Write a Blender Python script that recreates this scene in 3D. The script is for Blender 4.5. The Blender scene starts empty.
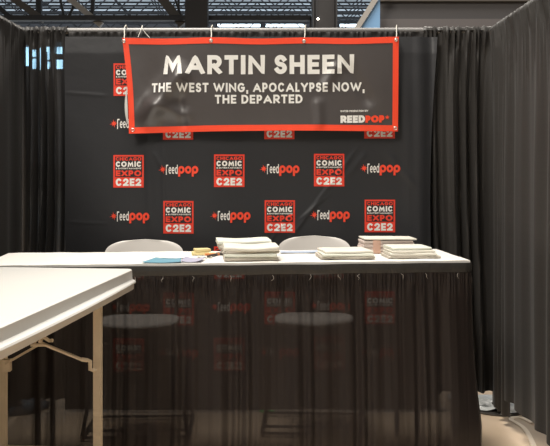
import bpy, bmesh, math, random
from mathutils import Vector, Matrix
random.seed(7)
S = bpy.context.scene
C = S.collection
PI = math.pi
F = 831.0; CX = 275.0; CY = 168.0; H = 1.55       # camera numbers used to lay the booth out
def P(px, py, d):
    """place of a point seen at px,py at distance d (metres)"""
    return Vector(((px-CX)*d/F, d, H-(py-CY)*d/F))

# ------------------------------------------------------------------ materials
def mat(name, col, rough=.6, metal=0, spec=.5, sheen=0, alpha=None, noise=None, bump=None, emis=None, coat=0):
    m = bpy.data.materials.new(name); m.use_nodes = True
    nt = m.node_tree; b = nt.nodes['Principled BSDF']; out = nt.nodes['Material Output']
    b.inputs['Base Color'].default_value = (*col, 1)
    b.inputs['Roughness'].default_value = rough
    b.inputs['Metallic'].default_value = metal
    b.inputs['Specular IOR Level'].default_value = spec
    b.inputs['Sheen Weight'].default_value = sheen
    b.inputs['Coat Weight'].default_value = coat
    tc = nt.nodes.new('ShaderNodeTexCoord')
    if noise:
        sc, amt = noise[:2]
        n = nt.nodes.new('ShaderNodeTexNoise'); n.inputs['Scale'].default_value = sc; n.inputs['Detail'].default_value = 5
        mp = nt.nodes.new('ShaderNodeMapping')
        mp.inputs['Scale'].default_value = noise[2] if len(noise) > 2 else (1, 1, 1)
        nt.links.new(tc.outputs['Object'], mp.inputs['Vector']); nt.links.new(mp.outputs['Vector'], n.inputs['Vector'])
        r = nt.nodes.new('ShaderNodeMapRange'); r.inputs['From Min'].default_value = .3; r.inputs['From Max'].default_value = .7
        r.inputs['To Min'].default_value = 1-amt; r.inputs['To Max'].default_value = 1+amt
        nt.links.new(n.outputs['Fac'], r.inputs['Value'])
        v = nt.nodes.new('ShaderNodeVectorMath'); v.operation = 'SCALE'; v.inputs[0].default_value = col
        nt.links.new(r.outputs['Result'], v.inputs['Scale'])
        nt.links.new(v.outputs['Vector'], b.inputs['Base Color'])
    if bump:
        n = nt.nodes.new('ShaderNodeTexNoise'); n.inputs['Scale'].default_value = bump[0]; n.inputs['Detail'].default_value = 4
        mp = nt.nodes.new('ShaderNodeMapping'); mp.inputs['Scale'].default_value = bump[2] if len(bump) > 2 else (1, 1, 1)
        nt.links.new(tc.outputs['Object'], mp.inputs['Vector']); nt.links.new(mp.outputs['Vector'], n.inputs['Vector'])
        bp = nt.nodes.new('ShaderNodeBump'); bp.inputs['Strength'].default_value = bump[1]; bp.inputs['Distance'].default_value = .01
        nt.links.new(n.outputs['Fac'], bp.inputs['Height']); nt.links.new(bp.outputs['Normal'], b.inputs['Normal'])
    if emis:
        b.inputs['Emission Color'].default_value = (*emis[0], 1); b.inputs['Emission Strength'].default_value = emis[1]
    if alpha is not None:                         # sheer woven cloth: holes between the threads
        tr = nt.nodes.new('ShaderNodeBsdfTransparent'); mx = nt.nodes.new('ShaderNodeMixShader')
        lw = nt.nodes.new('ShaderNodeLayerWeight'); lw.inputs['Blend'].default_value = .5
        mr = nt.nodes.new('ShaderNodeMapRange'); mr.inputs['From Min'].default_value = .0; mr.inputs['From Max'].default_value = .30
        mr.inputs['To Min'].default_value = alpha; mr.inputs['To Max'].default_value = min(1, alpha+(1-alpha)*(.95 if alpha > .92 else .5))
        nt.links.new(lw.outputs['Facing'], mr.inputs['Value']); nt.links.new(mr.outputs['Result'], mx.inputs['Fac'])
        nt.links.new(tr.outputs[0], mx.inputs[1]); nt.links.new(b.outputs[0], mx.inputs[2])
        nt.links.new(mx.outputs[0], out.inputs['Surface'])
    return m

M = {}
M['drape'] = mat('black_drape', (.024, .022, .0205), .5, sheen=.04, spec=.35, alpha=.93, noise=(3, .10, (1, 1, 40)), bump=(90, .1))
M['side_drape'] = mat('side_drape', (.030, .0275, .025), .5, sheen=.06, spec=.4, noise=(3, .10, (1, 1, 40)), bump=(90, .1))
M['skirt'] = mat('sheer_skirt', (.016, .0110, .0095), .5, sheen=.05, spec=.35, alpha=.90)
M['header'] = mat('skirt_header', (.030, .029, .027), .4, sheen=.1, spec=.5, bump=(80, .25))
M['backdrop'] = mat('backdrop_cloth', (.029, .0295, .032), .40, sheen=.06, spec=.35, bump=(5, .4))
M['vinyl'] = mat('banner_vinyl', (.064, .055, .053), .36, spec=.85, bump=(7, .3))
M['red'] = mat('banner_red', (.93, .075, .028), .5, spec=.4)
M['logo_red'] = mat('logo_red', (.88, .055, .025), .6)
M['logo_dark'] = mat('logo_dark', (.02, .016, .016), .6)
M['white_print'] = mat('white_print', (.82, .81, .77), .5)
M['logo_white'] = mat('logo_white', (.92, .89, .84), .6)
M['pop'] = mat('pop_red', (.95, .075, .03), .6)
M['cloth_white'] = mat('white_cloth', (.84, .82, .77), .55, noise=(3, .015))
M['plastic_white'] = mat('white_plastic', (.70, .69, .655), .38, noise=(2, .015))
M['chair_white'] = mat('chair_plastic', (.62, .59, .55), .4)
M['leg_beige'] = mat('beige_enamel', (.76, .65, .49), .35)
M['black_metal'] = mat('black_metal', (.012, .011, .010), .4, metal=.3)
M['alu'] = mat('aluminium_pipe', (.20, .195, .19), .45, metal=.5)
M['string'] = mat('white_string', (.6, .58, .52), .7)
M['grommet'] = mat('grommet_metal', (.7, .68, .6), .3, metal=.7)
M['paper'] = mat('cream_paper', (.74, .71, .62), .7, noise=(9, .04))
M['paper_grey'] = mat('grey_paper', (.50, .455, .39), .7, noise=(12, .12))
M['paper_green'] = mat('pale_paper', (.70, .72, .63), .7, noise=(9, .04))
M['peach'] = mat('peach_card', (.60, .38, .29), .7)
M['pinkgrey'] = mat('pinkish_card', (.60, .51, .46), .7)
M['blue'] = mat('blue_print', (.16, .36, .46), .45)
M['lavender'] = mat('lavender_print', (.44, .44, .56), .5)
M['lightblue'] = mat('pale_blue_print', (.52, .60, .72), .5)
M['yellow'] = mat('yellow_card', (.72, .60, .30), .6)
M['orange'] = mat('orange_plastic', (.6, .2, .05), .5)
M['dark'] = mat('dark_plastic', (.04, .035, .035), .4)
M['green'] = mat('green_plastic', (.05, .75, .15), .4)
M['floor'] = mat('tan_floor', (.62, .48, .34), .45, noise=(2, .07), spec=.4)
M['poly'] = mat('clear_sheet', (.62, .64, .62), .25, bump=(9, .8))
M['base'] = mat('steel_base', (.10, .09, .08), .4, metal=.5)
M['tape'] = mat('pale_tape', (.95, .82, .66), .5)
M['steel'] = mat('dark_steel', (.020, .020, .022), .6)
M['steel_brown'] = mat('brown_steel', (.075, .065, .055), .6)
M['deck'] = mat('roof_deck', (.50, .56, .62), .6, noise=(.6, .25, (1, 9, 1)))
M['far_wall'] = mat('far_wall', (.10, .10, .11), .8)
M['column'] = mat('column_dark', (.022, .020, .020), .6)
M['soffit'] = mat('soffit_grey', (.062, .058, .058), .7)
M['soffit_trim'] = mat('soffit_trim', (.11, .10, .10), .6)
M['frame_grey'] = mat('frame_grey', (.36, .34, .31), .5)
M['blue_panel'] = mat('blue_panel', (.20, .38, .62), .5)
M['window'] = mat('daylit_glass', (.6, .8, 1), .2, emis=((.75, .9, 1), 3.5))
M['window_streaks'] = mat('blue_daylit_glass', (.1, .4, .8), .2, emis=((.42, .75, 1.0), 22.0))
M['spots_low'] = mat('spot_glow', (.9, .9, .9), .2, emis=((1, .95, .9), 5.0))
M['lamp'] = mat('lamp_glow', (1, 1, 1), .4, emis=((1, .93, .8), 6))

# ------------------------------------------------------------------ mesh helpers
def obj(name, bm, m, parent=None, smooth=True, loc=None):
    me = bpy.data.meshes.new(name)
    bmesh.ops.recalc_face_normals(bm, faces=bm.faces)
    bm.to_mesh(me); bm.free()
    for mm in (m if isinstance(m, (list, tuple)) else [m]): me.materials.append(M[mm])
    if smooth:
        for p in me.polygons: p.use_smooth = True
        me.set_sharp_from_angle(angle=math.radians(38))
    o = bpy.data.objects.new(name, me); C.objects.link(o)
    if loc: o.location = loc
    if parent:
        o.parent = parent
    return o
def tag(o, label, cat, group=None, kind=None):
    o['label'] = label; o['category'] = cat
    if group: o['group'] = group
    if kind: o['kind'] = kind
    return o
def thing(name, label, cat, loc=(0, 0, 0), rz=0, group=None):
    o = bpy.data.objects.new(name, None); C.objects.link(o); o.location = loc; o.rotation_euler.z = rz
    return tag(o, label, cat, group)
def struct(o, label=None):
    o['kind'] = 'structure'
    if label: o['label'] = label
    return o
def dup(root, loc=None, rz=None, label=None):
    r = root.copy(); C.objects.link(r)
    if loc is not None: r.location = loc
    if rz is not None: r.rotation_euler.z = rz
    if label: r['label'] = label
    for ch in list(root.children):
        c = ch.copy(); C.objects.link(c); c.parent = r
        for g in list(ch.children):
            d = g.copy(); C.objects.link(d); d.parent = c
    return r
def box(bm, c, s, rot=None, bevel=0, mi=0):
    r = bmesh.ops.create_cube(bm, size=1)
    vs = r['verts']
    for v in vs: v.co = Vector((v.co.x*s[0], v.co.y*s[1], v.co.z*s[2]))
    fs = list({f for v in vs for f in v.link_faces})
    for f in fs: f.material_index = mi
    if bevel:
        es = list({e for v in vs for e in v.link_edges})
        rb = bmesh.ops.bevel(bm, geom=es, offset=bevel, segments=2, affect='EDGES', profile=.5)
        vs = list({v for f in rb['faces'] for v in f.verts} | {v for v in vs if v.is_valid})
    mtx = Matrix.Translation(Vector(c)) @ (rot.to_4x4() if rot else Matrix.Identity(4))
    for v in vs: v.co = mtx @ v.co
def bar(bm, a, b, w, h=None, up=(0, 0, 1)):
    a = Vector(a); b = Vector(b); h = h or w
    z = (b-a); L = z.length; z.normalize()
    x = Vector(up).cross(z)
    if x.length < 1e-4: x = Vector((1, 0, 0)).cross(z)
    x.normalize(); y = z.cross(x)
    q = [(-w/2, -h/2), (w/2, -h/2), (w/2, h/2), (-w/2, h/2)]
    va = [bm.verts.new(a+x*i+y*j) for i, j in q]; vb = [bm.verts.new(b+x*i+y*j) for i, j in q]
    for k in range(4): bm.faces.new((va[k], va[(k+1) % 4], vb[(k+1) % 4], vb[k]))
    bm.faces.new(va[::-1]); bm.faces.new(vb)
def tube(bm, pts, r, n=8, cap=True):
    pts = [Vector(p) for p in pts]; rings = []
    prev = None
    for i, p in enumerate(pts):
        t = (pts[min(i+1, len(pts)-1)]-pts[max(i-1, 0)]).normalized()
        if prev is None:
            a = Vector((0, 0, 1)) if abs(t.z) < .9 else Vector((1, 0, 0))
            x = a.cross(t).normalized()
        else:
            x = (prev-t*prev.dot(t)).normalized()
        prev = x; y = t.cross(x)
        rr = r[i] if isinstance(r, (list, tuple)) else r
        rings.append([bm.verts.new(p+(x*math.cos(2*PI*k/n)+y*math.sin(2*PI*k/n))*rr) for k in range(n)])
    for i in range(len(rings)-1):
        for k in range(n): bm.faces.new((rings[i][k], rings[i][(k+1) % n], rings[i+1][(k+1) % n], rings[i+1][k]))
    if cap:
        bm.faces.new(rings[0][::-1]); bm.faces.new(rings[-1])
def grid(bm, nu, nv, fn):
    vs = [[bm.verts.new(fn(i/nu, j/nv)) for j in range(nv+1)] for i in range(nu+1)]
    for i in range(nu):
        for j in range(nv): bm.faces.new((vs[i][j], vs[i+1][j], vs[i+1][j+1], vs[i][j+1]))
    return vs
def lathe(bm, prof, n=24, c=(0, 0, 0)):
    rings = [[bm.verts.new((c[0]+r*math.cos(2*PI*k/n), c[1]+r*math.sin(2*PI*k/n), c[2]+z)) for k in range(n)] for r, z in prof]
    for i in range(len(rings)-1):
        for k in range(n): bm.faces.new((rings[i][k], rings[i][(k+1) % n], rings[i+1][(k+1) % n], rings[i+1][k]))
    bm.faces.new(rings[0][::-1]); bm.faces.new(rings[-1])

# ------------------------------------------------------------------ lettering (own stroke alphabet)
def arc(cx, cy, rx, ry, a0, a1, n=12):
    return [(cx+rx*math.cos(math.radians(a0+(a1-a0)*i/n)), cy+ry*math.sin(math.radians(a0+(a1-a0)*i/n))) for i in range(n+1)]
G = {   # glyph: (width, strokes in a 0..1 box)
 'A': (.95, [[(0, 0), (.5, 1), (1, 0)], [(.2, .3), (.8, .3)]]),
 'B': (.66, [[(0, 0), (0, 1), (.6, 1)]+arc(.6, .76, .36, .24, 90, -90)+[(0, .52)], [(.6, .52)]+arc(.62, .26, .38, .26, 90, -90)+[(0, 0)]]),
 'C': (.80, [arc(.5, .5, .5, .5, 48, 312, 18)]),
 'D': (.78, [[(0, 0), (0, 1), (.4, 1)]+arc(.4, .5, .6, .5, 90, -90, 14)+[(0, 0)]]),
 'E': (.62, [[(1, 1), (0, 1), (0, 0), (1, 0)], [(0, .5), (.9, .5)]]),
 'G': (.88, [arc(.5, .5, .5, .5, 50, 345, 18)+[(.98, .47), (.6, .47)]]),
 'H': (.78, [[(0, 0), (0, 1)], [(1, 0), (1, 1)], [(0, .5), (1, .5)]]),
 'I': (0, [[(.5, 0), (.5, 1)]]),
 'L': (.5, [[(0, 1), (0, 0), (1, 0)]]),
 'M': (1.05, [[(.05, 0), (.14, 1), (.5, .25), (.86, 1), (.95, 0)]]),
 'N': (.86, [[(0, 0), (0, 1), (1, 0), (1, 1)]]),
 'O': (.92, [arc(.5, .5, .5, .5, 0, 360, 24)]),
 'P': (.62, [[(0, 0), (0, 1), (.55, 1)]+arc(.55, .7, .45, .3, 90, -90)+[(0, .4)]]),
 'R': (.73, [[(0, 0), (0, 1), (.55, 1)]+arc(.55, .71, .45, .29, 90, -90)+[(0, .42)], [(.45, .42), (1, 0)]]),
 'S': (.64, [arc(.5, .755, .46, .245, 25, 265, 12)+arc(.5, .255, .5, .255, 75, -155, 12)]),
 'T': (.70, [[(0, 1), (1, 1)], [(.5, 0), (.5, 1)]]),
 'U': (.7, [[(0, 1), (0, .35)]+arc(.5, .35, .5, .35, 180, 360, 12)+[(1, 1)]]),
 'V': (.9, [[(0, 1), (.5, 0), (1, 1)]]),
 'W': (1.3, [[(0, 1), (.26, 0), (.5, .9), (.74, 0), (1, 1)]]),
 'X': (.8, [[(0, 0), (1, 1)], [(0, 1), (1, 0)]]),
 'Y': (.85, [[(0, 1), (.5, .45), (1, 1)], [(.5, .45), (.5, 0)]]),
 '2': (.74, [arc(.5, .70, .48, .30, 165, -30, 12)+[(.08, 0)], [(0, 0), (1, 0)]]),
 '&': (.7, [[(1, 0), (.2, .75)]+arc(.42, .8, .24, .2, 190, -20, 8)+[(.1, .35)]+arc(.4, .24, .38, .24, 160, 300, 8)+[(1, .45)]]),
 ',': (.1, [[(.7, .02), (.2, -.22)]]),
 'r': (.42, [[(0, -.12), (0, .98)], [(0, .80), (.25, 1), (1, 1)]]),
 'e': (.52, [[(.04, .36), (1, .36)]+arc(.5, .36, .5, .36, 0, 300, 16)]),
 'd': (.52, [arc(.5, .36, .5, .36, 0, 360, 18), [(1, 0), (1, 1)]]),
 'p': (.80, [arc(.5, .42, .5, .42, 0, 360, 20), [(0, .42), (0, -.45)]]),
 'o': (.80, [arc(.5, .42, .5, .42, 0, 360, 20)]),
}
def layout(txt, wt, gap=.16, space=.42):
    """returns strokes in units of letter height and the total width"""
    x = 0; out = []
    for ch in txt:
        if ch == ' ': x += space; continue
        w, st = G[ch]
        W = max(w, wt)
        for s in st:
            out.append(([(x+wt/2+a*(W-wt), wt/2+b*(1-wt)) for a, b in s], ch != ',' and not ch.islower()))
        x += W+gap
    return out, x-gap
def ribbon(bm, pts, wt, fn, maxlen):
    pts = [Vector(p) for p in pts]
    closed = (pts[0]-pts[-1]).length < 1e-5
    n = len(pts); ext = wt/2
    if not closed:
        pts[0] = pts[0]+(pts[0]-pts[1]).normalized()*ext*.98
        pts[-1] = pts[-1]+(pts[-1]-pts[-2]).normalized()*ext*.98
    off = []
    for i in range(n):
        if closed and i in (0, n-1): a = pts[n-2]; b = pts[0]; c = pts[1]
        else: a = pts[max(i-1, 0)]; b = pts[i]; c = pts[min(i+1, n-1)]
        d1 = (b-a) if (b-a).length > 1e-6 else (c-b); d2 = (c-b) if (c-b).length > 1e-6 else (b-a)
        d1 = d1.normalized(); d2 = d2.normalized()
        n1 = Vector((-d1.y, d1.x)); n2 = Vector((-d2.y, d2.x))
        m = (n1+n2)
        if m.length < .05: m = n1
        m.normalize(); k = max(m.dot(n1), .42)
        off.append(m*(wt/2/k))
    for i in range(n-1):
        k = max(1, int((pts[i+1]-pts[i]).length/maxlen)+1)
        row = []
        for j in range(k+1):
            t = j/k; p = pts[i].lerp(pts[i+1], t); o = off[i].lerp(off[i+1], t)
            row.append((bm.verts.new(fn(p+o)), bm.verts.new(fn(p-o))))
        for j in range(k):
            bm.faces.new((row[j][0], row[j+1][0], row[j+1][1], row[j][1]))
def text(name, txt, x0, x1, z0, z1, m, parent, surf, wt=.2, off=.003, gap=.16, slope=0, space=.42):
    """flat printing between x0..x1, baseline z0, cap line z1, lying on y = surf(x, z)"""
    st, W = layout(txt, wt, gap, space)
    sx = (x1-x0)/W; sz = z1-z0; clamp = True
    bm = bmesh.new()
    def fn(p):
        if clamp: p = Vector((p.x, min(1, max(0, p.y))))
        x = x0+p.x*sx; z = z0+p.y*sz+slope*(x-x0)
        return Vector((x, surf(x, z)-off, z))
    for s, clamp in st:
        ribbon(bm, [(a, b) for a, b in s], wt, fn, .03/max(sz, .001))
    return obj(name, bm, m, parent, smooth=False)
def patch(bm, x0, x1, z0, z1, surf, off, n=6, mi=0):
    vs = grid(bm, n, n, lambda u, v: Vector((x0+(x1-x0)*u, surf(x0+(x1-x0)*u, z0+(z1-z0)*v)-off, z0+(z1-z0)*v)))
def star(bm, cx, cz, r, surf, off, n=8):
    for k in range(n):
        a = 2*PI*k/n+.2
        L = r*(1 if k % 2 == 0 else .78)
        w = r*.15
        p = [(cx-w*math.sin(a), cz+w*math.cos(a)), (cx+L*math.cos(a), cz+L*math.sin(a)), (cx+w*math.sin(a), cz-w*math.cos(a))]
        bm.faces.new([bm.verts.new((x, surf(x, z)-off, z)) for x, z in p])
    c = [(cx+r*.42*math.cos(2*PI*k/10), cz+r*.42*math.sin(2*PI*k/10)) for k in range(10)]
    bm.faces.new([bm.verts.new((x, surf(x, z)-off-.0003, z)) for x, z in c])

# ------------------------------------------------------------------ booth dimensions
YW = 5.36; XL = -1.645; XR = 1.41; ZR = 2.455
bm = bmesh.new(); box(bm, (0, 25, -.05), (80, 110, .1)); struct(obj('floor', bm, 'floor', smooth=False))

# pipes -----------------------------------------------------------
def pipe(name, a, b, label, r=.02):
    bm = bmesh.new(); tube(bm, [a, b], r, 12)
    return tag(obj(name, bm, 'alu'), label, 'pipe')
pipe('crossbar_pipe', (XL+.03, YW, ZR-.021), (XR-.03, YW, ZR-.021), 'long silver crossbar across the top of the back drapes')
pipe('crossbar_pipe', (XR, YW-.03, ZR-.015), (XR, 1.6, ZR-.015), 'silver crossbar under the gathered top of the right side drape')
pipe('crossbar_pipe', (XL, YW-.03, ZR-.015), (XL, 1.6, ZR-.015), 'silver crossbar under the top of the left side drape')
def upright(x, y, label):
    t = thing('upright_pole', label, 'pole', (x, y, 0))
    bm = bmesh.new(); tube(bm, [(0, 0, .012), (0, 0, ZR+.0)], .024, 14); obj('pole', bm, 'alu', t)
    bm = bmesh.new(); lathe(bm, [(.022, -.01), (.024, .012), (.012, .02)], 14, (0, 0, ZR)); obj('cap', bm, 'string' if x > 0 else 'base', t)
    bm = bmesh.new(); lathe(bm, [(.2, 0), (.2, .008), (.19, .012), (.03, .014), (.03, .03), (.025, .03)], 32); obj('base_plate', bm, 'base', t)
upright(XR+.022, YW+.02, 'silver upright pole in the right back corner of the booth')
upright(XL-.022, YW+.02, 'silver upright pole in the left back corner of the booth')

# drapes -----------------------------------------------------------
def foldfn(lam, seed):
    rnd = random.Random(seed); ph = [rnd.uniform(0, 6.28) for _ in range(5)]
    def f(u):
        w = u/lam+.32*math.sin(2*PI*u/(lam*3.3)+ph[0])+.2*math.sin(2*PI*u/(lam*5.7)+ph[1])
        s = math.sin(2*PI*w+ph[2])
        return .85*math.copysign(abs(s)**.85, s)+.10*math.sin(2*PI*u/(lam*.47)+ph[3])
    return f
def drape(name, a, b, label, amp, lam, seed, m='drape', hem=.06, side=-1, ruffle=.006, ztop=ZR, hemvar=.01, amptop=.35, back=.0):
    """cloth hung over a pipe from plan point a to b; side: which way is the booth"""
    a = Vector((*a, 0)); b = Vector((*b, 0)); L = (b-a).length; d = (b-a).normalized()
    n = Vector((-d.y, d.x, 0))*side
    f = foldfn(lam, seed); g = foldfn(.045, seed+1); g2 = foldfn(.021, seed+2)
    rnd = random.Random(seed); p0 = rnd.uniform(0, 6)
    nu = max(40, int(L/.010)); 
    R = .028
    def fn(u, v):
        s = u*L
        t = v
        if t < .06:    # behind the pipe
            z = ztop-.12+(.12-R)*t/.06; off = -R
            off += g(s)*ruffle*.5
        elif t < .16:
            an = PI-(t-.06)/.10*PI
            rr = R+ruffle*.6*(1+g(s))+ruffle*.4*g2(s)
            z = ztop-R+rr*math.sin(an); off = rr*math.cos(an)
        else:
            q = (t-.16)/.84
            q2 = q**1.5
            zt = ztop-R; zb = hem+hemvar*math.sin(s*3.1+p0)+hemvar*.5*math.sin(s*11+p0)
            z = zt+(zb-zt)*q2
            dn = zt-z
            k = min(1, dn/.14)
            am = amp*(amptop+(1-amptop)*min(1, dn/.9))
            off = R+ruffle*(g(s)+.5*g2(s))*(1-k)*1.6+k*am*(f(s+.02*math.sin(z*1.3+p0))+.0)+k*amp*.15*math.sin(s*9+z*1.7+p0)
            off += ruffle*g(s)*max(0, 1-dn/.5)
        off += back
        wob = .006*math.sin(z*2.2+s*5+p0)
        return a+d*(s+wob)+n*off+Vector((0, 0, z))
    bm = bmesh.new(); grid(bm, nu, 46, fn)
    return tag(obj(name, bm, m), label, 'drape')
drape('drape_panel', (XL+.0, YW), (-1.335, YW), 'narrow black back drape with deep folds in the left corner beside the backdrop', .040, .080, 11, side=-1, ruffle=.009, hem=.07)
drape('drape_panel', (-1.34, YW+.005), (.95, YW+.005), 'wide black drape hanging behind the printed backdrop', .010, .35, 12, side=-1, ruffle=.003, hem=.08, back=-.004, ztop=ZR-.010)
drape('drape_panel', (.96, YW), (XR-.004, YW), 'narrow black back drape with deep folds in the right corner beside the backdrop', .042, .082, 23, side=-1, ruffle=.010, hem=.11, m='side_drape')
drape('drape_panel', (XR, YW-.012), (XR, 4.93), 'black side drape panel nearest the right back corner', .022, .16, 34, side=-1, ruffle=.010, m='side_drape', hem=.075, hemvar=.02)
drape('drape_panel', (XR-.005, 4.95), (XR-.005, 3.7), 'smooth black side drape in front of the corner panel on the right wall', .020, .27, 43, side=-1, ruffle=.009, m='side_drape', hem=.165, hemvar=.014)
drape('drape_panel', (XR, 3.72), (XR, 1.7), 'black side drape closest to the viewer on the right wall', .011, .4, 47, side=-1, ruffle=.009, m='side_drape', hem=.09)
drape('drape_panel', (XL, YW-.03), (XL, 4.2), 'smooth dark side drape at the left edge meeting the left back corner', .008, .4, 52, side=1, ruffle=.005, hem=.07)
drape('drape_panel', (XL, 4.22), (XL, 1.7), 'dark side drape closest to the viewer on the left wall', .008, .4, 57, side=1, ruffle=.006, hem=.07)

# backdrop -----------------------------------------------------------
def crease(x, z, a, b, w, h):
    ax, az = a; bx, bz = b
    dx, dz = bx-ax, bz-az; L = math.hypot(dx, dz); t = ((x-ax)*dx+(z-az)*dz)/(L*L)
    dist = ((x-ax)*dz-(z-az)*dx)/L
    e = max(0, min(1, t*4, (1-t)*4)) if 0 < t < 1 else 0
    e = e*e*(3-2*e)
    return h*e*math.exp(-(dist/w)**2)
def wp(px, py, d=5.27): p = P(px, py, d); return (p.x, p.z)
CR = [(wp(362, 142), wp(283, 248), .014, .012), (wp(335, 190), wp(292, 226), .008, .008), (wp(300, 205), wp(262, 250), .008, .006),
      (wp(152, 150), wp(166, 175), .012, .009), (wp(145, 80), wp(152, 250), .03, .012), (wp(162, 130), wp(165, 250), .012, .006),
      (wp(60, 92), wp(112, 96), .007, .005), (wp(64, 222), wp(112, 224), .006, .004), (wp(368, 150), wp(345, 180), .02, .008),
      (wp(385, 150), wp(418, 190), .02, .01), (wp(405, 60), wp(412, 250), .04, .01), (wp(262, 210), wp(300, 250), .01, .005)]
def sb(x, z):
    y = 5.275+.012*math.sin(x*4.3+.6)*math.sin(z*1.1+.5)+.006*math.sin(x*9.1+z*1.5)+.004*math.sin(z*5+x*2)
    y -= .018*max(0, min(1, (x-.86)/.14))*math.sin((x-.86)*38)      # rippled right border
    for a, b, w, h in CR: y -= crease(x, z, a, b, w, h*.55)
    return y
bx0, bx1 = -1.335, 1.035
t = thing('printed_backdrop', 'large black printed backdrop with repeated red logos hung on the back wall', 'backdrop', (0, 0, 0))
bm = bmesh.new()
def bfn(u, v):
    x = bx0+(bx1-bx0)*u; z = .015+(2.385-.015)*v
    if u > .93:     # right edge pulled in part way down
        x -= .05*math.sin(PI*min(1, max(0, (z-.3)/2.1)))*(u-.93)/.07
    return Vector((x, sb(x, z)+.012*max(0, (z-2.28)/.105), z))
grid(bm, 300, 260, bfn); obj('fabric', bm, 'backdrop', t)
def expo_logo(px, py, clipx=None):
    c = P(px, py, 5.27); k = 5.27/F
    x0, x1 = c.x-15.2*k, c.x+15.2*k; z0, z1 = c.z-16.3*k, c.z+16.3*k
    w = x1-x0; h = z1-z0
    bm = bmesh.new(); patch(bm, x0, x1, z0, z1, sb, .0030); o = obj('expo_logo', bm, 'logo_red', t, smooth=False)
    bm = bmesh.new(); patch(bm, x0+w*.055, x1-w*.055, z0+h*.325, z1-h*.05, sb, .0042); obj('panel', bm, 'logo_dark', o, smooth=False)
    def row(name, s, a, b, m, wt, ga=.12, sp=.3): text(name, s, x0+w*.08, x1-w*.08, z0+h*a, z0+h*b, m, o, sb, wt, .0055, ga, space=sp)
    row('lettering', 'CHICAGO', .825, .935, 'logo_red', .22)
    row('lettering', 'COMIC', .635, .805, 'logo_white', .26)
    row('lettering', '& ENTERTAINMENT', .565, .61, 'logo_white', .22)
    row('lettering', 'EXPO', .35, .53, 'logo_red', .25)
    row('lettering', 'C2E2', .05, .28, 'logo_white', .25)
def reed_logo(px, py):
    k = 5.27/F; c = P(px, py, 5.27)
    X = lambda q: c.x+q*k
    Z = lambda q: c.z+q*k
    bm = bmesh.new(); star(bm, X(-16.2), Z(.3), 4.5*k, sb, .004); o = obj('sponsor_logo', bm, 'pop', t, smooth=False)
    text('lettering', 'reed', X(-13), X(-1.2), Z(-4.2), Z(5), 'logo_white', o, sb, .14, .0045, .07)
    text('lettering', 'pop', X(-.8), X(19.5), Z(-4.0), Z(4.8), 'pop', o, sb, .26, .0045, .03)
for r in range(7):
    y = 78.5+45.9*r
    for c in range(3):
        ex = (128.5, 229.3, 329.2)[c] if r % 2 == 0 else (178.6, 279.8, 380)[c]
        rx = (179, 280, 380.5)[c] if r % 2 == 0 else (130, 231, 330.5)[c]
        yy = y-(.6*c)
        # under the name banner nothing of the print shows
        hid = yy < 130 and not (c == 0 and r in (0, 1))
        if r == 1: expo_logo(ex-.5, yy-1); 
        elif r == 0 and c == 0: expo_logo(ex, yy+1)
        elif not hid and r > 1: expo_logo(ex, yy+1.0)
        if r > 1 or (r == 1 and c == 0): reed_logo(rx, yy-.6+(.8 if r == 3 else 0))

# name banner -----------------------------------------------------------
BL = dict(tl=P(122, 37.8, 5.22), tr=P(398.5, 37, 5.22), bl=P(129.5, 133.8, 5.22), br=P(397.5, 131.6, 5.22))
def nb(x, z):
    y = 5.215+.010*math.sin(x*5.1+1)*math.sin((z-1.7)*3.2)+.006*math.sin(x*11+z*5)
    y -= crease(x, z, wp(190, 62, 5.22), wp(140, 128, 5.22), .065, .046)
    y -= crease(x, z, wp(140, 100, 5.22), wp(196, 120, 5.22), .045, .018)
    y += crease(x, z, wp(178, 90, 5.22), wp(185, 132, 5.22), .03, .012)
    y -= crease(x, z, wp(322, 92, 5.22), wp(340, 60, 5.22), .035, .012)
    y -= crease(x, z, wp(320, 132, 5.22), wp(318, 95, 5.22), .03, .010)
    y += crease(x, z, wp(345, 60, 5.22), wp(372, 110, 5.22), .04, .014)
    y -= .02*math.exp(-((x+.94)/.035)**2)*max(0, 2.3-z)
    y -= .10*max(0, 1.86-z)**1.5
    return y
t2 = thing('name_banner', 'grey vinyl name banner with orange-red border hung in front of the backdrop', 'banner', (0, 0, 0))
def bil(u, v):
    p = (BL['bl']*(1-u)+BL['br']*u)*(1-v)+(BL['tl']*(1-u)+BL['tr']*u)*v
    z = p.z-.008*math.sin(PI*u*3)**2*(v)+.012*(1-v)*math.sin(PI*u)
    x = p.x+(.010*math.sin(PI*(1-v))*(1-u)**8)
    return x, z
bm = bmesh.new()
grid(bm, 240, 90, lambda u, v: Vector((bil(u, v)[0], nb(*bil(u, v)), bil(u, v)[1])))
obj('vinyl_sheet', bm, 'vinyl', t2)
bm = bmesh.new()
def strip(u0, u1, v0, v1, nu, nv):
    grid(bm, nu, nv, lambda u, v: Vector((bil(u0+(u1-u0)*u, v0+(v1-v0)*v)[0], nb(*bil(u0+(u1-u0)*u, v0+(v1-v0)*v))-.003, bil(u0+(u1-u0)*u, v0+(v1-v0)*v)[1])))
strip(0, 1, .935, 1, 240, 4); strip(0, 1, 0, .065, 240, 4); strip(0, .021, .065, .935, 4, 80); strip(.979, 1, .065, .935, 4, 80)
obj('border', bm, 'red', t2)
def bt(s, px0, px1, pyb, pyt, m, wt, gap, slope=.006, sp=.42):
    a = P(px0, pyb, 5.215); b = P(px1, pyt, 5.215)
    text('lettering', s, a.x, b.x, a.z, b.z, m, t2, nb, wt, .005, gap, slope, sp)
bt('MARTIN SHEEN', 163, 354, 74.8, 55.6, 'white_print', .235, .14, sp=.34)
bt('THE WEST WING, APOCALYPSE NOW,', 152, 364.5, 92.8, 83.4, 'white_print', .22, .15)
bt('THE DEPARTED', 215, 302.5, 103.8, 95, 'white_print', .22, .15)
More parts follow.
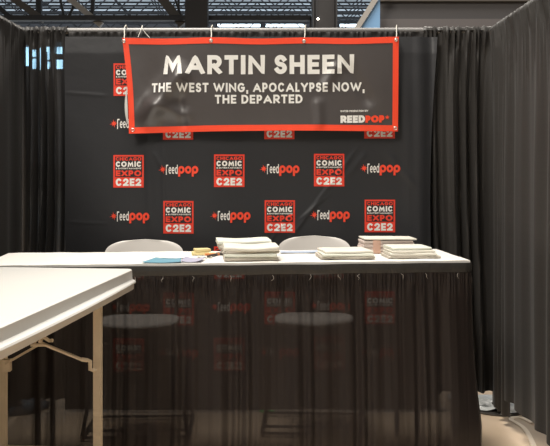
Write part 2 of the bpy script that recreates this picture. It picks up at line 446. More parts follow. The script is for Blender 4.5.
bt('UNITED PRODUCTION BY', 340.5, 368, 112.2, 110.2, 'white_print', .24, .14, .012)
bt('REED', 340.5, 365, 123, 115.6, 'white_print', .29, .06, .01)
bt('POP', 365.3, 384, 122.8, 115.6, 'red', .30, .04, .01)
bm = bmesh.new(); c = P(387, 117.5, 5.215); star(bm, c.x, c.z, .018, nb, .005, 10); obj('star_mark', bm, 'red', t2, smooth=False)
for px, py in ((123.5, 41), (211, 41), (304, 41), (396, 40), (133, 130), (395, 128.5)):
    c = P(px, py, 5.215); y = nb(c.x, c.z)-.006
    bm = bmesh.new(); n = 16; rings = []
    for r in (.006, .009, .012):
        rings.append([bm.verts.new((c.x+r*math.cos(2*PI*k/n), y-(.003 if r == .009 else 0), c.z+r*math.sin(2*PI*k/n))) for k in range(n)])
    for i in range(2):
        for k in range(n): bm.faces.new((rings[i][k], rings[i][(k+1) % n], rings[i+1][(k+1) % n], rings[i+1][k]))
    obj('grommet', bm, 'grommet', t2)
bm = bmesh.new()
grid(bm, 3, 40, lambda u, v: (lambda x, z: Vector((x-.004-.022*u*math.sin(PI*min(1, .15+v*.85)), nb(x, z)-.004+.02*u, z)))(*bil(0, .10+.40*v)))
obj('curled_hem', bm, 'white_print', t2)
# hanging cords of the banner
ties = [((123.5, 41), (124, 26), 'leftmost white cord holding the banner corner to the crossbar'),
        ((211, 41), (211, 25), 'white hook cord above the first letters of the large name'),
        ((304, 41), (305, 25.5), 'white hook cord above the middle of the word SHEEN'),
        ((396, 40), (396.5, 26), 'rightmost white cord holding the banner corner to the crossbar')]
for (a, b, lab) in ties:
    p = P(*a, 5.20); q = P(*b, 5.31); q.y = YW-.045; q.z = ZR-.01
    p.y = nb(p.x, p.z)-.012
    bm = bmesh.new(); tube(bm, [p+Vector((.004, .0, -.008)), p, p.lerp(q, .5)+Vector((.003, 0, 0)), q, q+Vector((.006, .03, .024)), q+Vector((.008, .075, .012))], .0032, 6)
    tag(obj('hanging_cord', bm, 'string'), lab, 'cord', 'cords holding up the name banner')
for (a, b, lab) in (((150, 38), (141.5, 27), 'slack clear line hanging right of the left banner corner'), ((138, 37), (141, 27), 'short slanted clear line beside the left banner corner')):
    p = P(*a, 5.2); q = P(*b, 5.3); q.y = YW-.045; q.z = ZR-.01; p.y = 5.2
    bm = bmesh.new(); tube(bm, [p, p.lerp(q, .5)+Vector((0, 0, -.004)), q, q+Vector((0, .03, .022))], .0016, 5)
    tag(obj('clear_line', bm, 'string'), lab, 'cord')

# ------------------------------------------------------------------ skirted display table
TZ = 1.07; ang = math.radians(5.5)
FR = Vector((1.0, 4.29, 0)); ex = Vector((-math.cos(ang), -math.sin(ang), 0)); ey = Vector((-math.sin(ang), math.cos(ang), 0))
TL, TD = 2.44, .60
def T(s, t, z=TZ): return FR+ex*s+ey*t+Vector((0, 0, z))     # s: metres leftwards from the right front corner, t: metres back
tt = thing('display_table', 'long table under the white cover and black sheer skirt', 'table', T(TL/2, TD/2, 0), 0)
def loc(p): return p-Vector(tt.location)
bm = bmesh.new()
R3 = Matrix.Rotation(ang, 3, 'Z')
box(bm, loc(T(TL/2, TD/2, TZ-.024)), (TL-.02, TD-.02, .04), R3, .006); obj('tabletop', bm, 'plastic_white', tt)
for s, q in ((.25, .08), (.25, TD-.08), (TL-.25, .08), (TL-.25, TD-.08)):
    bm = bmesh.new(); tube(bm, [loc(T(s, q, 0)), loc(T(s, q, TZ-.045))], .014, 10); obj('leg', bm, 'black_metal', tt)
# cover: thin sheet with a short turned edge
bm = bmesh.new()
NX, NY = 120, 30
def cov(u, v):
    s = u*(TL+.012)-.006; q = v*(TD+.012)-.006
    return T(s, q, TZ+.0035+.0012*math.sin(s*9)*math.sin(q*14)+.0008*math.sin(s*31+q*17))
vs = grid(bm, NX, NY, cov)
rim = [vs[i][0] for i in range(NX+1)]+[vs[NX][j] for j in range(1, NY+1)]+[vs[i][NY] for i in range(NX-1, -1, -1)]+[vs[0][j] for j in range(NY-1, 0, -1)]
low = [bm.verts.new(v.co-Vector((0, 0, .012))) for v in rim]
for i in range(len(rim)): j = (i+1) % len(rim); bm.faces.new((rim[i], rim[j], low[j], low[i]))
tag(obj('table_cover', bm, 'cloth_white'), 'white cover sheet lying over the long skirted table', 'tablecloth')
# skirt around front, right and left ends
ts = thing('table_skirt', 'sheer black pleated skirt around the long white table', 'table skirt', T(TL/2, -.02, 0), 0)
def sl(p): return p-Vector(ts.location)
path_len = [TD, TL, TD]
def spath(s):
    """s along right end (back to front), then front (right to left), then left end"""
    r = .03
    if s < TD: return T(-.010, TD-s, 0), -ex
    s -= TD
    if s < TL: return T(s, -.010, 0), -ey
    s -= TL
    return T(TL+.010, s, 0), ex
tot = 2*TD+TL
def smooth_path(s):
    e = .012
    p1, n1 = spath(max(0, s-e)); p2, n2 = spath(min(tot, s+e))
    return (p1+p2)/2, (n1+n2).normalized()
pf = foldfn(.095, 71); pf2 = foldfn(.27, 72); pf3 = foldfn(.027, 73); pf4 = foldfn(.011, 75)
ztop = TZ-.006
def skf(u, v):
    s = u*tot; p, n = smooth_path(s)
    zt = ztop-.042
    z = zt+(.012-zt)*v**1.35
    dn = zt-z
    k = min(1, dn/.05); k2 = min(1, dn/.8)
    o = .008+.006*k*pf3(s)*(1-.95*min(1, dn/.16))+k*.0045*pf4(s)*(max(0, 1-dn/.10))+.011*k*(.4+.6*k2)*pf(s+.01*math.sin(z*3))+.014*k2*pf2(s)+.060*k2*k2
    o += .0035*math.sin(dn*70+s*40)*k*max(0, 1-dn/.14)*math.sin(s*23)
    q = p+n*max(o, .002); q.z = z
    return sl(q)
bm = bmesh.new(); grid(bm, 1100, 60, skf); obj('pleated_cloth', bm, 'skirt', ts)
bm = bmesh.new()
def hf(u, v):
    s = u*tot; p, n = smooth_path(s); z = ztop-.048*v
    q = p+n*(.010+.0025*math.sin(v*PI)+.0012*math.sin(s*60)*v); q.z = z+.001*math.sin(s*17); return sl(q)
grid(bm, 500, 6, hf); obj('header_strip', bm, 'header', ts)
rnd = random.Random(5)
for k in range(15):       # pale slivers standing in for crinkle highlights on the gathered skirt
    s = TD+.05+k*.165+rnd.uniform(-.05, .05); p, n = smooth_path(s)
    bm = bmesh.new(); q = p+n*.017
    pts = [q+ex*rnd.uniform(-.008, .008)+n*rnd.uniform(0, .004)+Vector((0, 0, ztop-.05-i*.010)) for i in range(4)]
    tube(bm, [sl(x) for x in pts], [.0008, .0018, .0014, .0006], 5); obj('highlight_sliver', bm, 'frame_grey', ts)

# ------------------------------------------------------------------ folding table, front left
ft = thing('folding_table', 'white plastic folding table at the left foreground with beige legs', 'table', (-.98, 3.1, 0), 0)
fo = Vector(ft.location)
a2 = math.radians(6.1)
fx = Vector((math.cos(a2), -math.sin(a2), 0))      # across, to the right
fy = Vector((math.sin(a2), math.cos(a2), 0))       # away from the viewer
E0 = Vector((-.714, 3.6, 0))                       # a point on the right edge
def FT(a, b, z): return E0+fx*a+fy*b+Vector((0, 0, z))-fo    # a: right of the edge, b: beyond the point
Wd, far, near, FZ = .70, .37, -1.35, 1.07
def outline(off, r, bow):
    pts = []
    x0, x1, y0, y1 = -Wd-off, off, near-off, far+off
    def corner(cx, cy, a0):
        for k in range(9):
            a = math.radians(a0+k*90/8); pts.append((cx+r*math.cos(a), cy+r*math.sin(a)))
    N = 16
    for k in range(N):                              # right edge, near to far
        q = k/N; y = y0+r+(y1-y0-2*r)*q; pts.append((x1+bow*math.sin(PI*q)**.8 if q > 0 else x1, y))
    corner(x1-r, y1-r, 0); 
    for k in range(1, 6): pts.append((x1-r-(x1-x0-2*r)*k/6, y1))
    corner(x0+r, y1-r, 90)
    for k in range(1, N): q = k/N; pts.append((x0-bow*math.sin(PI*q)**.8, y1-r-(y1-y0-2*r)*q))
    corner(x0+r, y0+r, 180)
    for k in range(1, 6): pts.append((x0+r+(x1-x0-2*r)*k/6, y0))
    corner(x1-r, y0+r, 270)
    return pts
prof = [(-.012, FZ, 0), (-.004, FZ-.001, 0), (0, FZ-.005, 0), (.003, FZ-.046, 0), (.006, FZ-.050, .006), (.016, FZ-.054, .016), (.019, FZ-.060, .018), (.017, FZ-.066, .018), (.010, FZ-.070, .014), (.008, FZ-.094, .008), (0, FZ-.098, .004), (-.03, FZ-.098, 0), (-.032, FZ-.05, 0)]
bm = bmesh.new(); rings = []
for off, z, bow in prof: rings.append([bm.verts.new(FT(x, y, z)) for x, y in outline(off, .035+max(off, -.01), bow)])
n = len(rings[0])
for i in range(len(rings)-1):
    for k in range(n): bm.faces.new((rings[i][k], rings[i][(k+1) % n], rings[i+1][(k+1) % n], rings[i+1][k]))
bm.faces.new(rings[0]); bm.faces.new(rings[-1])
obj('tabletop', bm, 'plastic_white', ft)
def leg_set(b, nm, s=1):
    lx = (-.055, -.485)
    for x in lx:
        bm = bmesh.new()
        bar(bm, FT(x, b, .03), FT(x, b, FZ-.06), .034, .026, up=fy)
        l = obj('leg', bm, 'leg_beige', ft, smooth=False)
        bm = bmesh.new(); box(bm, FT(x, b, .016), (.038, .03, .032), None, .004); obj('foot', bm, 'dark', l)
    bm = bmesh.new(); bar(bm, FT(lx[0], b, .32), FT(lx[1], b, .32), .022); obj('cross_bar', bm, 'leg_beige', ft, smooth=False)
    return lx
leg_set(.0, 'far'); leg_set(-1.1, 'near', -1)
# inverted V brace of the far legs with its hinge
hinge = P(41, 343.5, 3.50)-fo
la = P(93, 364, 3.55)-fo; lb = P(5, 364, 3.56)-fo
bm = bmesh.new(); up = (0, -1, .1)
bar(bm, hinge+Vector((.0, 0, .002)), hinge.lerp(la, .80), .009, .026, up=up)
tube(bm, [hinge.lerp(la, .78), hinge.lerp(la, .88)+Vector((0, 0, .006)), la+Vector((-.012, 0, .012)), la+Vector((-.012, 0, -.022)), la+Vector((.012, 0, -.03))], .009, 8)
obj('brace_arm', bm, 'leg_beige', ft, smooth=False)
bm = bmesh.new(); bar(bm, hinge, lb, .009, .026, up=up); bar(bm, lb+Vector((.01, .0, -.03)), lb+Vector((.01, 0, .02)), .03, .03, up=up)
obj('brace_arm', bm, 'leg_beige', ft, smooth=False)
bm = bmesh.new()
tube(bm, [hinge+Vector((-.035, 0, .0)), hinge+Vector((-.012, 0, .024)), hinge+Vector((.012, 0, .026)), hinge+Vector((.035, 0, .012)), hinge+Vector((.05, -.005, .014))], .008, 8)
tube(bm, [hinge+Vector((-.04, -.01, -.004)), hinge+Vector((.02, -.01, -.004))], .007, 8)
tube(bm, [hinge+Vector((0, -.015, .01)), hinge+Vector((0, .4, .12))], .008, 8)
tube(bm, [hinge+Vector((0, .0, .01)), Vector((hinge.x, hinge.y, FZ-.06))], .007, 8)
obj('hinge', bm, 'leg_beige', ft)

# ------------------------------------------------------------------ chairs behind the table
def make_chair(x, y, rz, label, ztop=1.115, sz=.645, w=.49):
    t = thing('tall_chair', label, 'chair', (x, y, 0), rz, 'chairs behind the long table')
    # shell back: rounded curved panel
    bm = bmesh.new()
    def pan(side):
        def fn(u, v):
            z = .885+(ztop-.885)*v
            # rounded-rectangle half width (superellipse)
            q = (v-.5)*2
            hw = w/2*(max(0, 1-abs(q)**3.4))**(1/2.4) if q > 0 else w/2*(.97+.03*(1+q))*(max(0, 1-abs(q)**6))**(1/3)
            xx = (u-.5)*2*hw
            yy = .20+.06*v-.05*(1-(xx/(w/2))**2)*-1*.9-.045
            return Vector((xx, yy+side*.007*(1-abs((u-.5)*2)**8), z))
        return fn
    grid(bm, 28, 24, pan(1)); grid(bm, 28, 24, pan(-1)); bmesh.ops.remove_doubles(bm, verts=bm.verts, dist=.0008)
    obj('backrest', bm, 'chair_white', t)
    bm = bmesh.new(); n = 40; rings = []
    for sc, z in ((.90, -.016), (.985, -.012), (1, 0), (.985, .010), (.93, .014)):
        rings.append([])
        for k in range(n):
            a = 2*PI*k/n; c, s = math.cos(a), math.sin(a)
            rr = (abs(c)**3.2+abs(s)**3.2)**(-1/3.2)
            px = rr*c*.235*sc; py = rr*s*.20*sc-.04
            rings[-1].append(bm.verts.new((px, py, sz+z-.012*(1-abs(c))*(1 if s < 0 else 0)+.006*abs(px/.235)**2)))
    for i in range(len(rings)-1):
        for k in range(n): bm.faces.new((rings[i][k], rings[i][(k+1) % n], rings[i+1][(k+1) % n], rings[i+1][k]))
    bm.faces.new(rings[0]); 
    # dished seat surface
    top = rings[-1]; inner = [bm.verts.new(((v.co.x)*.7, (v.co.y+.04)*.7-.04, v.co.z-.008)) for v in top]
    for k in range(n): bm.faces.new((top[k], top[(k+1) % n], inner[(k+1) % n], inner[k]))
    bm.faces.new(inner); obj('seat', bm, 'chair_white', t)
    for sx in (-1, 1):
        bm = bmesh.new(); tube(bm, [(sx*.20, -.16, sz-.02), (sx*.30, -.20, .02)], .011, 8); obj('leg', bm, 'black_metal', t)
        bm = bmesh.new(); tube(bm, [(sx*.19, .12, sz-.02), (sx*.30, .20, .02)], .011, 8); obj('leg', bm, 'black_metal', t)
        bm = bmesh.new(); tube(bm, [(sx*.19, .08, sz-.015), (sx*.20, .19, sz+.05), (sx*.19, .215, .98)], .011, 8); obj('back_post', bm, 'black_metal', t)
        bm = bmesh.new(); tube(bm, [(sx*.30, -.20, .02), (sx*.30, .20, .02)], .010, 8); obj('floor_rail', bm, 'black_metal', t)
    for y_, z_ in ((-.20, .02), (-.195, .058), (.20, .02)):
        bm = bmesh.new(); tube(bm, [(-.30, y_, z_), (.30, y_, z_)], .009, 8); obj('stretcher', bm, 'black_metal', t)
    return t
make_chair(-.80, 4.92, .03, 'white curved-back chair on the left, behind the blue folder', 1.107, w=.485)
make_chair(.235, 4.98, -.05, 'white curved-back chair behind the middle paper stack', 1.125, w=.46)

# ------------------------------------------------------------------ things on the table
TOPZ = TZ+.0062
def bundle(x0, x1, y0, y1, z, h, m, label, group, rz=0, sag=.0, seed=0, lift=0, droop=0):
    """a folded bundle of paper: rounded fold at the front, loose layered edges"""
    rnd = random.Random(seed)
    cx, cy = (x0+x1)/2, (y0+y1)/2; w, d = x1-x0, y1-y0
    bm = bmesh.new()
    # cross-section in y-z (front fold rounded), swept along x with a soft sag
    sec = []
    for k in range(9):
        a = math.radians(90+k*22.5); sec.append((-d/2+h*.45+h*.45*math.cos(a), h/2+h/2*math.sin(a)))
    sec += [(d/2-.006, .0), (d/2, h*.12), (d/2-.008, h*.3), (d/2-.001, h*.5), (d/2-.007, h*.72), (d/2-.002, h*.98)]
    N = 22; rings = []
    p1, p2, p3 = rnd.uniform(0, 6), rnd.uniform(0, 6), rnd.uniform(0, 6)
    for i in range(N+1):
        u = i/N; e = 2*u-1
        ends = math.sqrt(max(0, 1-abs(e)**14))
        hs = 1-.25*abs(e)**6
        xx = -w/2+w*u
        r = []
        for (yy, zz) in sec:
            zq = zz*hs*(1+.05*math.sin(u*7+p1))+sag*(e*e)*(.2+.8*zz/h)*1.0+lift*max(0, e)**2+droop*max(0, -e)**2
            yq = yy*(1-.03*(1-ends))+.004*math.sin(u*5+p2)
            r.append(bm.verts.new((xx+.002*math.sin(zz*400+p3)*abs(e)**4, yq, zq)))
        rings.append(r)
    ns = len(sec)
    for i in range(N):
        for k in range(ns): bm.faces.new((rings[i][k], rings[i][(k+1) % ns], rings[i+1][(k+1) % ns], rings[i+1][k]))
    bm.faces.new(rings[0]); bm.faces.new(rings[-1])
    o = obj('paper_bundle', bm, m, loc=(cx, cy, z)); o.rotation_euler.z = rz
    return tag(o, label, 'papers', group)
def stack(spec, name, z=TOPZ):
    for i, (x0, x1, y0, y1, h, m, rz, sag, lab) in enumerate(spec):
        bundle(x0, x1, y0, y1, z, h, m, lab, name, rz, sag, seed=len(name)*7+i)
        z += h+.0006
g = 'papers in the left front stack'
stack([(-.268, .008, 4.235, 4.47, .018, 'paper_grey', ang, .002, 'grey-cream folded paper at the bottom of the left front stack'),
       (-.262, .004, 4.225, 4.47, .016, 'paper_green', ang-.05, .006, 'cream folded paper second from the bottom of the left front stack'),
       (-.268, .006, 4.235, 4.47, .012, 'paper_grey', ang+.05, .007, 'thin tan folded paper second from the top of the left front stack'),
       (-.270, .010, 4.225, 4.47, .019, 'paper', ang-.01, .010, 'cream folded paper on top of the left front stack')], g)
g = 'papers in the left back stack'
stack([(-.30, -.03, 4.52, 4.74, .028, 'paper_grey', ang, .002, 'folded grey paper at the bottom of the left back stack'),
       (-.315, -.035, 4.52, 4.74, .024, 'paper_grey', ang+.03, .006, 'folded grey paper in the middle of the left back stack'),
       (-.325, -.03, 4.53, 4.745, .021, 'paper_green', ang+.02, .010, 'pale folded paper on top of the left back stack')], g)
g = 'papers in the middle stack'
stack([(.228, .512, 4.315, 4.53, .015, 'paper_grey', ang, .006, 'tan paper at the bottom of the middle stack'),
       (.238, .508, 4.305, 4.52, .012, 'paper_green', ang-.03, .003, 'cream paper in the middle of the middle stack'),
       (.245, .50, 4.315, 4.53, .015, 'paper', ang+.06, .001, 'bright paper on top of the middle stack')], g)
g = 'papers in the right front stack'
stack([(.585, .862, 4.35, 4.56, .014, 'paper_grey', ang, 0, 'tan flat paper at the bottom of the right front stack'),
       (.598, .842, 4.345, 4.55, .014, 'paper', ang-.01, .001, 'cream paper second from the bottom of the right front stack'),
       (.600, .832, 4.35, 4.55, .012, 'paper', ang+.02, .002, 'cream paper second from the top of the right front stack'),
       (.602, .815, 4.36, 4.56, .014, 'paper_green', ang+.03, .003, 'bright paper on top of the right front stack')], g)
# banded pile behind it
def banded():
    t = thing('banded_paper_pile', 'pile of papers wrapped in a pink card band behind the right front stack', 'papers', T(.335, .44, TOPZ), ang)
    w, d = .285, .16
    bm = bmesh.new()
    for k in range(6):
        box(bm, (.004*math.sin(k*2), .003*math.cos(k*3), .006+k*.0115), (w-.004*(k % 2), d, .0108), None, .003)
    obj('sheets', bm, 'pinkgrey', t)
    bm = bmesh.new(); box(bm, (-w/2+.075, 0, .036), (.045, d+.006, .0735), None, .003); obj('card_band', bm, 'peach', t)
    bm = bmesh.new(); box(bm, (.01, 0, .0785), (w+.01, d+.01, .009), Matrix.Rotation(.012, 3, 'Y'), .003); obj('top_sheet', bm, 'paper', t)
banded()
def leaflet(name, m, pts, z, label, cat='leaflet', curl=.006):
    """flat printed leaflet: four corners in plan, slightly curled, 2 mm thick"""
    a, b, c, d = [Vector((*p, 0)) for p in pts]
    o0 = (a+b+c+d)/4
    bm = bmesh.new()
    def fn(k):
        def g_(u, v):
            p = (a*(1-u)+b*u)*(1-v)+(d*(1-u)+c*u)*v-o0
            p.z = .0015*k+curl*(2*u-1)**2*.8+curl*.5*v*v
            return p
        return g_
    grid(bm, 14, 10, fn(0)); grid(bm, 14, 10, fn(1)); 
    bmesh.ops.recalc_face_normals(bm, faces=bm.faces)
    o = obj(name, bm, m, loc=(o0.x, o0.y, z)); return tag(o, label, cat)
leaflet('folder', 'blue', [(-.665, 4.135), (-.47, 4.15), (-.485, 4.30), (-.62, 4.33)], TOPZ, 'teal blue folder lying near the front edge of the white cover', 'folder')
leaflet('leaflet', 'lavender', [(-.475, 4.165), (-.375, 4.175), (-.36, 4.31), (-.465, 4.32)], TOPZ, 'lavender leaflet just right of the teal blue folder', curl=.010)
leaflet('leaflet', 'cloth_white', [(-.60, 4.36), (-.47, 4.34), (-.46, 4.42), (-.60, 4.46)], TOPZ, 'white sheet lying behind the teal blue folder', curl=.004)
leaflet('leaflet', 'lightblue', [(.03, 4.62), (.24, 4.64), (.24, 4.74), (.03, 4.72)], TOPZ, 'pale blue leaflet in front of the middle chair at the back edge', curl=.003)
leaflet('leaflet', 'paper', [(-.40, 4.38), (-.33, 4.38), (-.34, 4.46), (-.42, 4.46)], TOPZ, 'cream card in front of the yellow notepads', curl=.003)
# yellow pads, pens, small clutter between folder and stacks
for k, (x, y, z, m, lab) in enumerate(((-.41, 4.56, 0, 'yellow', 'lower yellow notepad left of the paper stacks'), (-.40, 4.565, .0165, 'yellow', 'upper yellow notepad resting on the other yellow pad'))):
    bm = bmesh.new(); box(bm, (0, 0, .0075), (.095-.012*k, .075, .015), None, .002)
    o = obj('notepad', bm, m, loc=(x, y, TOPZ+z)); o.rotation_euler.z = .1+.2*k; tag(o, lab, 'notepad')
def pen(x, y, z, rz, m, lab):
    t = thing('marker_pen', lab, 'pen', (x, y, z), rz)
    bm = bmesh.new(); tube(bm, [(-.055, 0, .007), (.025, 0, .007)], .0065, 10); obj('barrel', bm, m, t)
    bm = bmesh.new(); tube(bm, [(.025, 0, .007), (.055, 0, .007), (.060, 0, .007)], [.007, .007, .005], 10); obj('cap', bm, 'dark', t)
pen(-.325, 4.50, TOPZ, .3, 'orange', 'orange marker pen lying left of the paper stacks')
pen(-.335, 4.44, TOPZ, 1.2, 'dark', 'dark marker pen beside the front paper stack')
pen(-.345, 4.535, TOPZ, -.2, 'yellow', 'yellow marker pen lying right of the notepads')

# ------------------------------------------------------------------ things on the floor
def sheet():
    bm = bmesh.new()
    def fn(u, v):
        x = 1.15+.75*u; y = 5.22+.36*v+.03*math.sin(u*9)
        return Vector((x, y, .017+.010*(1+math.sin(u*23+v*9)*math.sin(v*17+u*5))+.004*math.sin(u*41+v*30)))
    grid(bm, 90, 60, fn)
    tag(obj('plastic_sheet', bm, 'poly'), 'crumpled pale plastic sheet on the floor at the right back corner', 'plastic sheet')
sheet()
bm = bmesh.new()
pts = []
ctrl = [P(541, 462, 4.38), P(530, 437, 4.79), P(524, 428, 4.97), P(515, 422, 5.07), P(510, 420, 5.11), P(513, 417, 5.16), P(522, 417.0, 5.17), P(534, 424, 5.02)]
ctrl = [Vector((c.x, F*(H-.004)/(c_py-CY), .0)) for c, c_py in zip(ctrl, (462, 437, 428, 422.5, 420, 417.5, 418, 424))]
ctrl = [Vector(((px-CX)*y.y/F, y.y, 0)) for y, px in zip(ctrl, (541, 530, 524, 516, 511, 513, 522, 534))]
cm = []
for i in range(len(ctrl)-1):
    p0 = ctrl[max(i-1, 0)]; p1 = ctrl[i]; p2 = ctrl[i+1]; p3 = ctrl[min(i+2, len(ctrl)-1)]
    for k in range(6):
        q = k/6; cm.append(.5*((2*p1)+(-p0+p2)*q+(2*p0-5*p1+4*p2-p3)*q*q+(-p0+3*p1-3*p2+p3)*q**3))
row = []
for i, p in enumerate(cm):
    tn = (cm[min(i+1, len(cm)-1)]-cm[max(i-1, 0)]).normalized(); nn = Vector((-tn.y, tn.x, 0))*.016
    row.append([bm.verts.new(p+nn+Vector((0, 0, .001))), bm.verts.new(p+nn*.8+Vector((0, 0, .007))), bm.verts.new(p-nn*.8+Vector((0, 0, .007))), bm.verts.new(p-nn+Vector((0, 0, .001)))])
for i in range(len(row)-1):
    for k in range(3): bm.faces.new((row[i][k], row[i][k+1], row[i+1][k+1], row[i+1][k]))
tag(obj('flat_cable', bm, 'tape'), 'pale flat cable curling on the floor under the right side drape', 'cable')
bm = bmesh.new(); box(bm, (0, 0, .006), (.09, .015, .012), None, .003)
o = obj('green_marker', bm, 'green', loc=(-.05, 5.27, 0)); tag(o, 'small bright green marker on the floor seen through the skirt', 'marker')

# ------------------------------------------------------------------ hall beyond and above the booth
bm = bmesh.new()
N = 260
vs = []
for i in range(N+1):
    y = 18+41*i/N; z = 12+(.12 if (i//2) % 2 else 0)
    vs.append((bm.verts.new((-45, y, z)), bm.verts.new((45, y, z))))
for i in range(N): bm.faces.new((vs[i][0], vs[i+1][0], vs[i+1][1], vs[i][1]))
struct(obj('ceiling', bm, 'deck', smooth=False))
bm = bmesh.new(); box(bm, (0, 58.6, 6.3), (90, .4, 12.6)); struct(obj('wall_back', bm, 'far_wall', smooth=False))
bm = bmesh.new(); box(bm, (-45, 45, 6), (.4, 90, 12)); struct(obj('wall_left', bm, 'far_wall', smooth=False))
bm = bmesh.new(); box(bm, (45, 45, 6), (.4, 90, 12)); struct(obj('wall_right', bm, 'far_wall', smooth=False))
def win(nm, px0, px1, py0, py1, d, m):
    a = P(px0, py1, d); b = P(px1, py0, d)
    bm = bmesh.new(); box(bm, ((a.x+b.x)/2, d, (a.z+b.z)/2), (b.x-a.x, .1, b.z-a.z))
    o = struct(obj(nm, bm, 'steel', smooth=False))
    bm = bmesh.new(); w = b.x-a.x; n = max(1, int(w/(2.2 if m == 'window' else .42)))
    hh = b.z-a.z
    for k in range(n):
        if m == 'window': box(bm, (a.x+w*(k+.5)/n, d-.07, (a.z+b.z)/2), (w/n-.25, .06, hh-.2))
    if m == 'window_streaks':       # glowing panes shaped as the blue streaks that show through the drape folds
        for (q0, q1, y0, y1) in ((25.5, 29, 45, 66), (33, 36.5, 50, 57), (33, 36.5, 59, 69), (39.5, 41, 48, 70), (47, 50, 47, 60), (48, 50.5, 62, 69), (55, 62.5, 42, 54), (56, 63, 60, 69)):
            e = P(q0, y1, d); f = P(q1, y0, d); box(bm, ((e.x+f.x)/2, d-.07, (e.z+f.z)/2), (f.x-e.x, .06, f.z-e.z))
    elif m == 'spots_low':  # added glowing spots for far lights behind the drape, not a window
        for q0 in (32, 45.5, 62):
            e = P(q0, 244, d); f = P(q0+3, 234.5, d); box(bm, ((e.x+f.x)/2, d-.07, (e.z+f.z)/2), (f.x-e.x, .06, f.z-e.z))
    obj('pane', bm, m, o, smooth=False)
win('window_1', 216, 262, 22, 29, 58.2, 'window'); win('window_2', 264, 306, 22, 29, 58.2, 'window')
win('window_3', 338, 362, 22, 29, 58.2, 'window'); win('window_4', 120, 140, 21, 25, 58.2, 'window')
win('window_5', 21, 66, 42, 69, 40, 'window_streaks')
win('lit_spots', 29, 65, 235, 245, 40, 'spots_low')
# roof joists: open-web, far down the hall
def joist(y, z, h, m='steel', x0=-44, x1=44, step=1.6, ch=.16, wb=.07, lab='', grp=None, nm='roof_joist'):
    bm = bmesh.new()
    bar(bm, (x0, y, z), (x1, y, z), ch, ch); bar(bm, (x0, y, z+h), (x1, y, z+h), ch, ch)
    x = x0; k = 0
    while x < x1-step/2:
        bar(bm, (x, y, z+(h if k % 2 else 0)), (x+step, y, z+(0 if k % 2 else h)), wb, wb); x += step; k += 1
    return tag(obj(nm, bm, m, smooth=False), lab, 'joist', grp)
for k in range(7):
    joist(46+k*1.9, 10.9, .95, 'steel', step=1.1, ch=.11, wb=.06, lab='dark open-web roof joist high over the hall', grp='open-web roof joists')
# big girder and its web members, nearer
def beam(name, a, b, w, h, m, label, cat='beam', up=(0, 0, 1)):
    bm = bmesh.new(); bar(bm, a, b, w, h, up); return tag(obj(name, bm, m, smooth=False), label, cat)
D = 28
t3 = thing('girder_truss', 'dark steel girder truss with diagonal braces above the left of the booth', 'truss', (0, D, 7))
def gp(px, py, dd=0): p = P(px, py, D); return p-Vector((0, D, 7))+Vector((0, dd, 0))
bm = bmesh.new(); bar(bm, gp(-60, 18.3), gp(311, 18.3), .3, .17); bar(bm, gp(-60, 25.5, 1.5), gp(311, 26, 1.5), .12, .1); obj('bottom_chord', bm, 'steel', t3, smooth=False)
bm = bmesh.new(); bar(bm, gp(-60, -75), gp(311, -75), .3, .3); obj('top_chord', bm, 'steel', t3, smooth=False)
for px in (-60, 314):
    q = gp(px, 18); bm = bmesh.new(); bar(bm, (q.x, 0, -7), (q.x, 0, q.z), .3); obj('support_column', bm, 'steel', t3, smooth=False)
for (a, b, w, m) in (((-85, -70), (42, 19), .22, 'steel_brown'), ((37, -75), (37, 19), .18, 'steel'), ((58, -4), (63, 19), .08, 'steel'), ((76, -6), (66, 19), .08, 'steel'), ((66, -4), (100, 24), .20, 'frame_grey'),
                     ((92, -10), (90, 19), .12, 'steel'), ((108, -70), (182, 24), .30, 'steel_brown'), ((-20, -8), (12, 19), .15, 'steel'), ((172, -8), (182, 19), .07, 'steel'), ((178, -60), (178, 19), .06, 'steel')):
    bm = bmesh.new(); bar(bm, gp(*a, .25), gp(*b, .25), w, w); obj('web_member', bm, m, t3, smooth=False)
a = P(196, 40, D); 
bm = bmesh.new(); box(bm, (P(197, 0, D-1).x, D-1, 4.8), (.72, .5, 9.6)); tag(obj('steel_column', bm, 'column', smooth=False), 'dark column rising behind the banner near the middle left', 'column')
t4 = thing('square_column', 'wide black column rising behind the drapes above the word SHEEN', 'column', (P(324, 0, 14).x, 14, 0))
bm = bmesh.new(); box(bm, (0, 0, 3), (.33, .4, 6)); obj('shaft', bm, 'column', t4, smooth=False)
bm = bmesh.new(); box(bm, (-.19, -.05, 3), (.03, .45, 6)); box(bm, (.19, -.05, 3), (.03, .45, 6)); box(bm, (-.13, -.21, 3), (.03, .03, 6)); obj('flange', bm, 'steel', t4, smooth=False)
bm = bmesh.new(); lathe(bm, [(.015, 0), (.02, .01), (.012, .02)], 12); o = obj('indicator_lamp', bm, 'lamp', t4, loc=(P(318, 19, 13.78).x-P(324, 0, 14).x, -.215, P(318, 19, 13.78).z)); o.rotation_euler.x = PI/2
# grey box fascia behind the right drapes
t5 = thing('overhead_fascia', 'large plain grey overhead fascia rising behind the right back drapes', 'fascia', (2.9, 8.3, 0))
x0 = P(379, 0, 7.5).x
bm = bmesh.new(); box(bm, ((x0+5.5)/2-2.9, 0, 2.68), (5.5-x0, 1.6, .74)); obj('panel', bm, 'soffit', t5, smooth=False)
bm = bmesh.new(); box(bm, ((x0+5.5)/2-2.9, -.81, 3.11), (5.5-x0, .05, .12)); obj('cap_rail', bm, 'steel_brown', t5, smooth=False)
bm = bmesh.new(); box(bm, ((x0+5.5)/2-2.9, -.83, 2.74), (5.5-x0, .06, .29)); obj('lower_rail', bm, 'soffit_trim', t5, smooth=False)
for sx in (.0, 1.8):
    bm = bmesh.new(); bar(bm, (sx, 0, 0), (sx, 0, 2.43), .08); obj('post', bm, 'steel', t5, smooth=False)
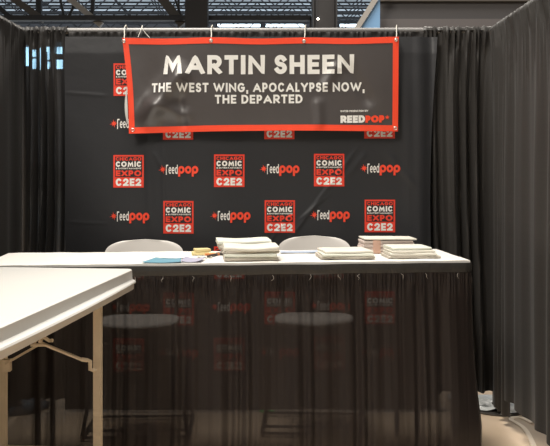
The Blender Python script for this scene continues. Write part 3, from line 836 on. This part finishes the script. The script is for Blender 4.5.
# leaning frame with blue panel
t6 = thing('slanted_frame', 'slanted pale frame with a blue panel left of the grey fascia', 'frame', (P(368, 26, 7.3).x, 7.3, 0))
def sp(px, py): p = P(px, py, 7.3); return Vector((p.x-t6.location.x, 0, p.z))
bm = bmesh.new(); a, b = sp(352, 36), sp(384, -14); bar(bm, a, b, .045, .05, up=(0, 1, 0)); obj('frame_rail', bm, 'frame_grey', t6, smooth=False)
bm = bmesh.new()
q = [sp(358, 32), sp(380, -2), sp(380, 32)]
fa = [bm.verts.new(v+Vector((0, .0, 0))) for v in q]; fb = [bm.verts.new(v+Vector((0, .03, 0))) for v in q]
bm.faces.new(fa); bm.faces.new(fb[::-1])
for k in range(3): bm.faces.new((fa[k], fa[(k+1) % 3], fb[(k+1) % 3], fb[k]))
obj('blue_panel', bm, 'blue_panel', t6, smooth=False)
bm = bmesh.new(); bar(bm, (.1, .05, 0), (.1, .05, 2.5), .05); obj('post', bm, 'frame_grey', t6, smooth=False)

# ------------------------------------------------------------------ light
w = bpy.data.worlds.new('hall_ambience'); S.world = w; w.use_nodes = True
w.node_tree.nodes['Background'].inputs['Color'].default_value = (1, .965, .92, 1)
w.node_tree.nodes['Background'].inputs['Strength'].default_value = .21
def area(name, loc, size, power, col, target=None):
    l = bpy.data.lights.new(name, 'AREA'); l.shape = 'RECTANGLE'; l.size, l.size_y = size; l.energy = power; l.color = col
    o = bpy.data.objects.new(name, l); C.objects.link(o); o.location = loc
    if target is not None: o.rotation_euler = (Vector(target)-Vector(loc)).to_track_quat('-Z', 'Y').to_euler()
    return o
area('hall_light', (-1.3, 4.7, 9.5), (3, 2.5), 900, (1, .94, .86), (-.2, 4.8, 1))
area('hall_light', (-3.5, -1.5, 8.0), (2.5, 2.5), 560, (1, .93, .84), (.6, 5.3, 1.4))
area('hall_light', (3.0, 0, 8.0), (2, 2), 70, (1, .93, .84), (-.3, 5.3, 1.4))
area('hall_light', (0, 45, 3), (50, 25), 6500, (.85, .93, 1), (0, 46, 12))  # added upward fill that brightens the roof deck, no fixture there
area('hall_light', (2.5, 12, 9), (3, 3), 500, (1, .93, .84), (1, 6.5, 0))

cam = bpy.data.cameras.new('camera'); co = bpy.data.objects.new('camera', cam); C.objects.link(co)
co.location = (0, 0, H); co.rotation_euler = (PI/2, 0, 0)
cam.sensor_width = 36; cam.lens = F/550*36; cam.shift_y = -(223-CY)/550; cam.clip_end = 300
S.camera = co
S.view_settings.view_transform = 'Standard'; S.view_settings.look = 'None'
S.view_settings.exposure = 0.0; S.view_settings.gamma = 1; S.view_settings.use_curve_mapping = False
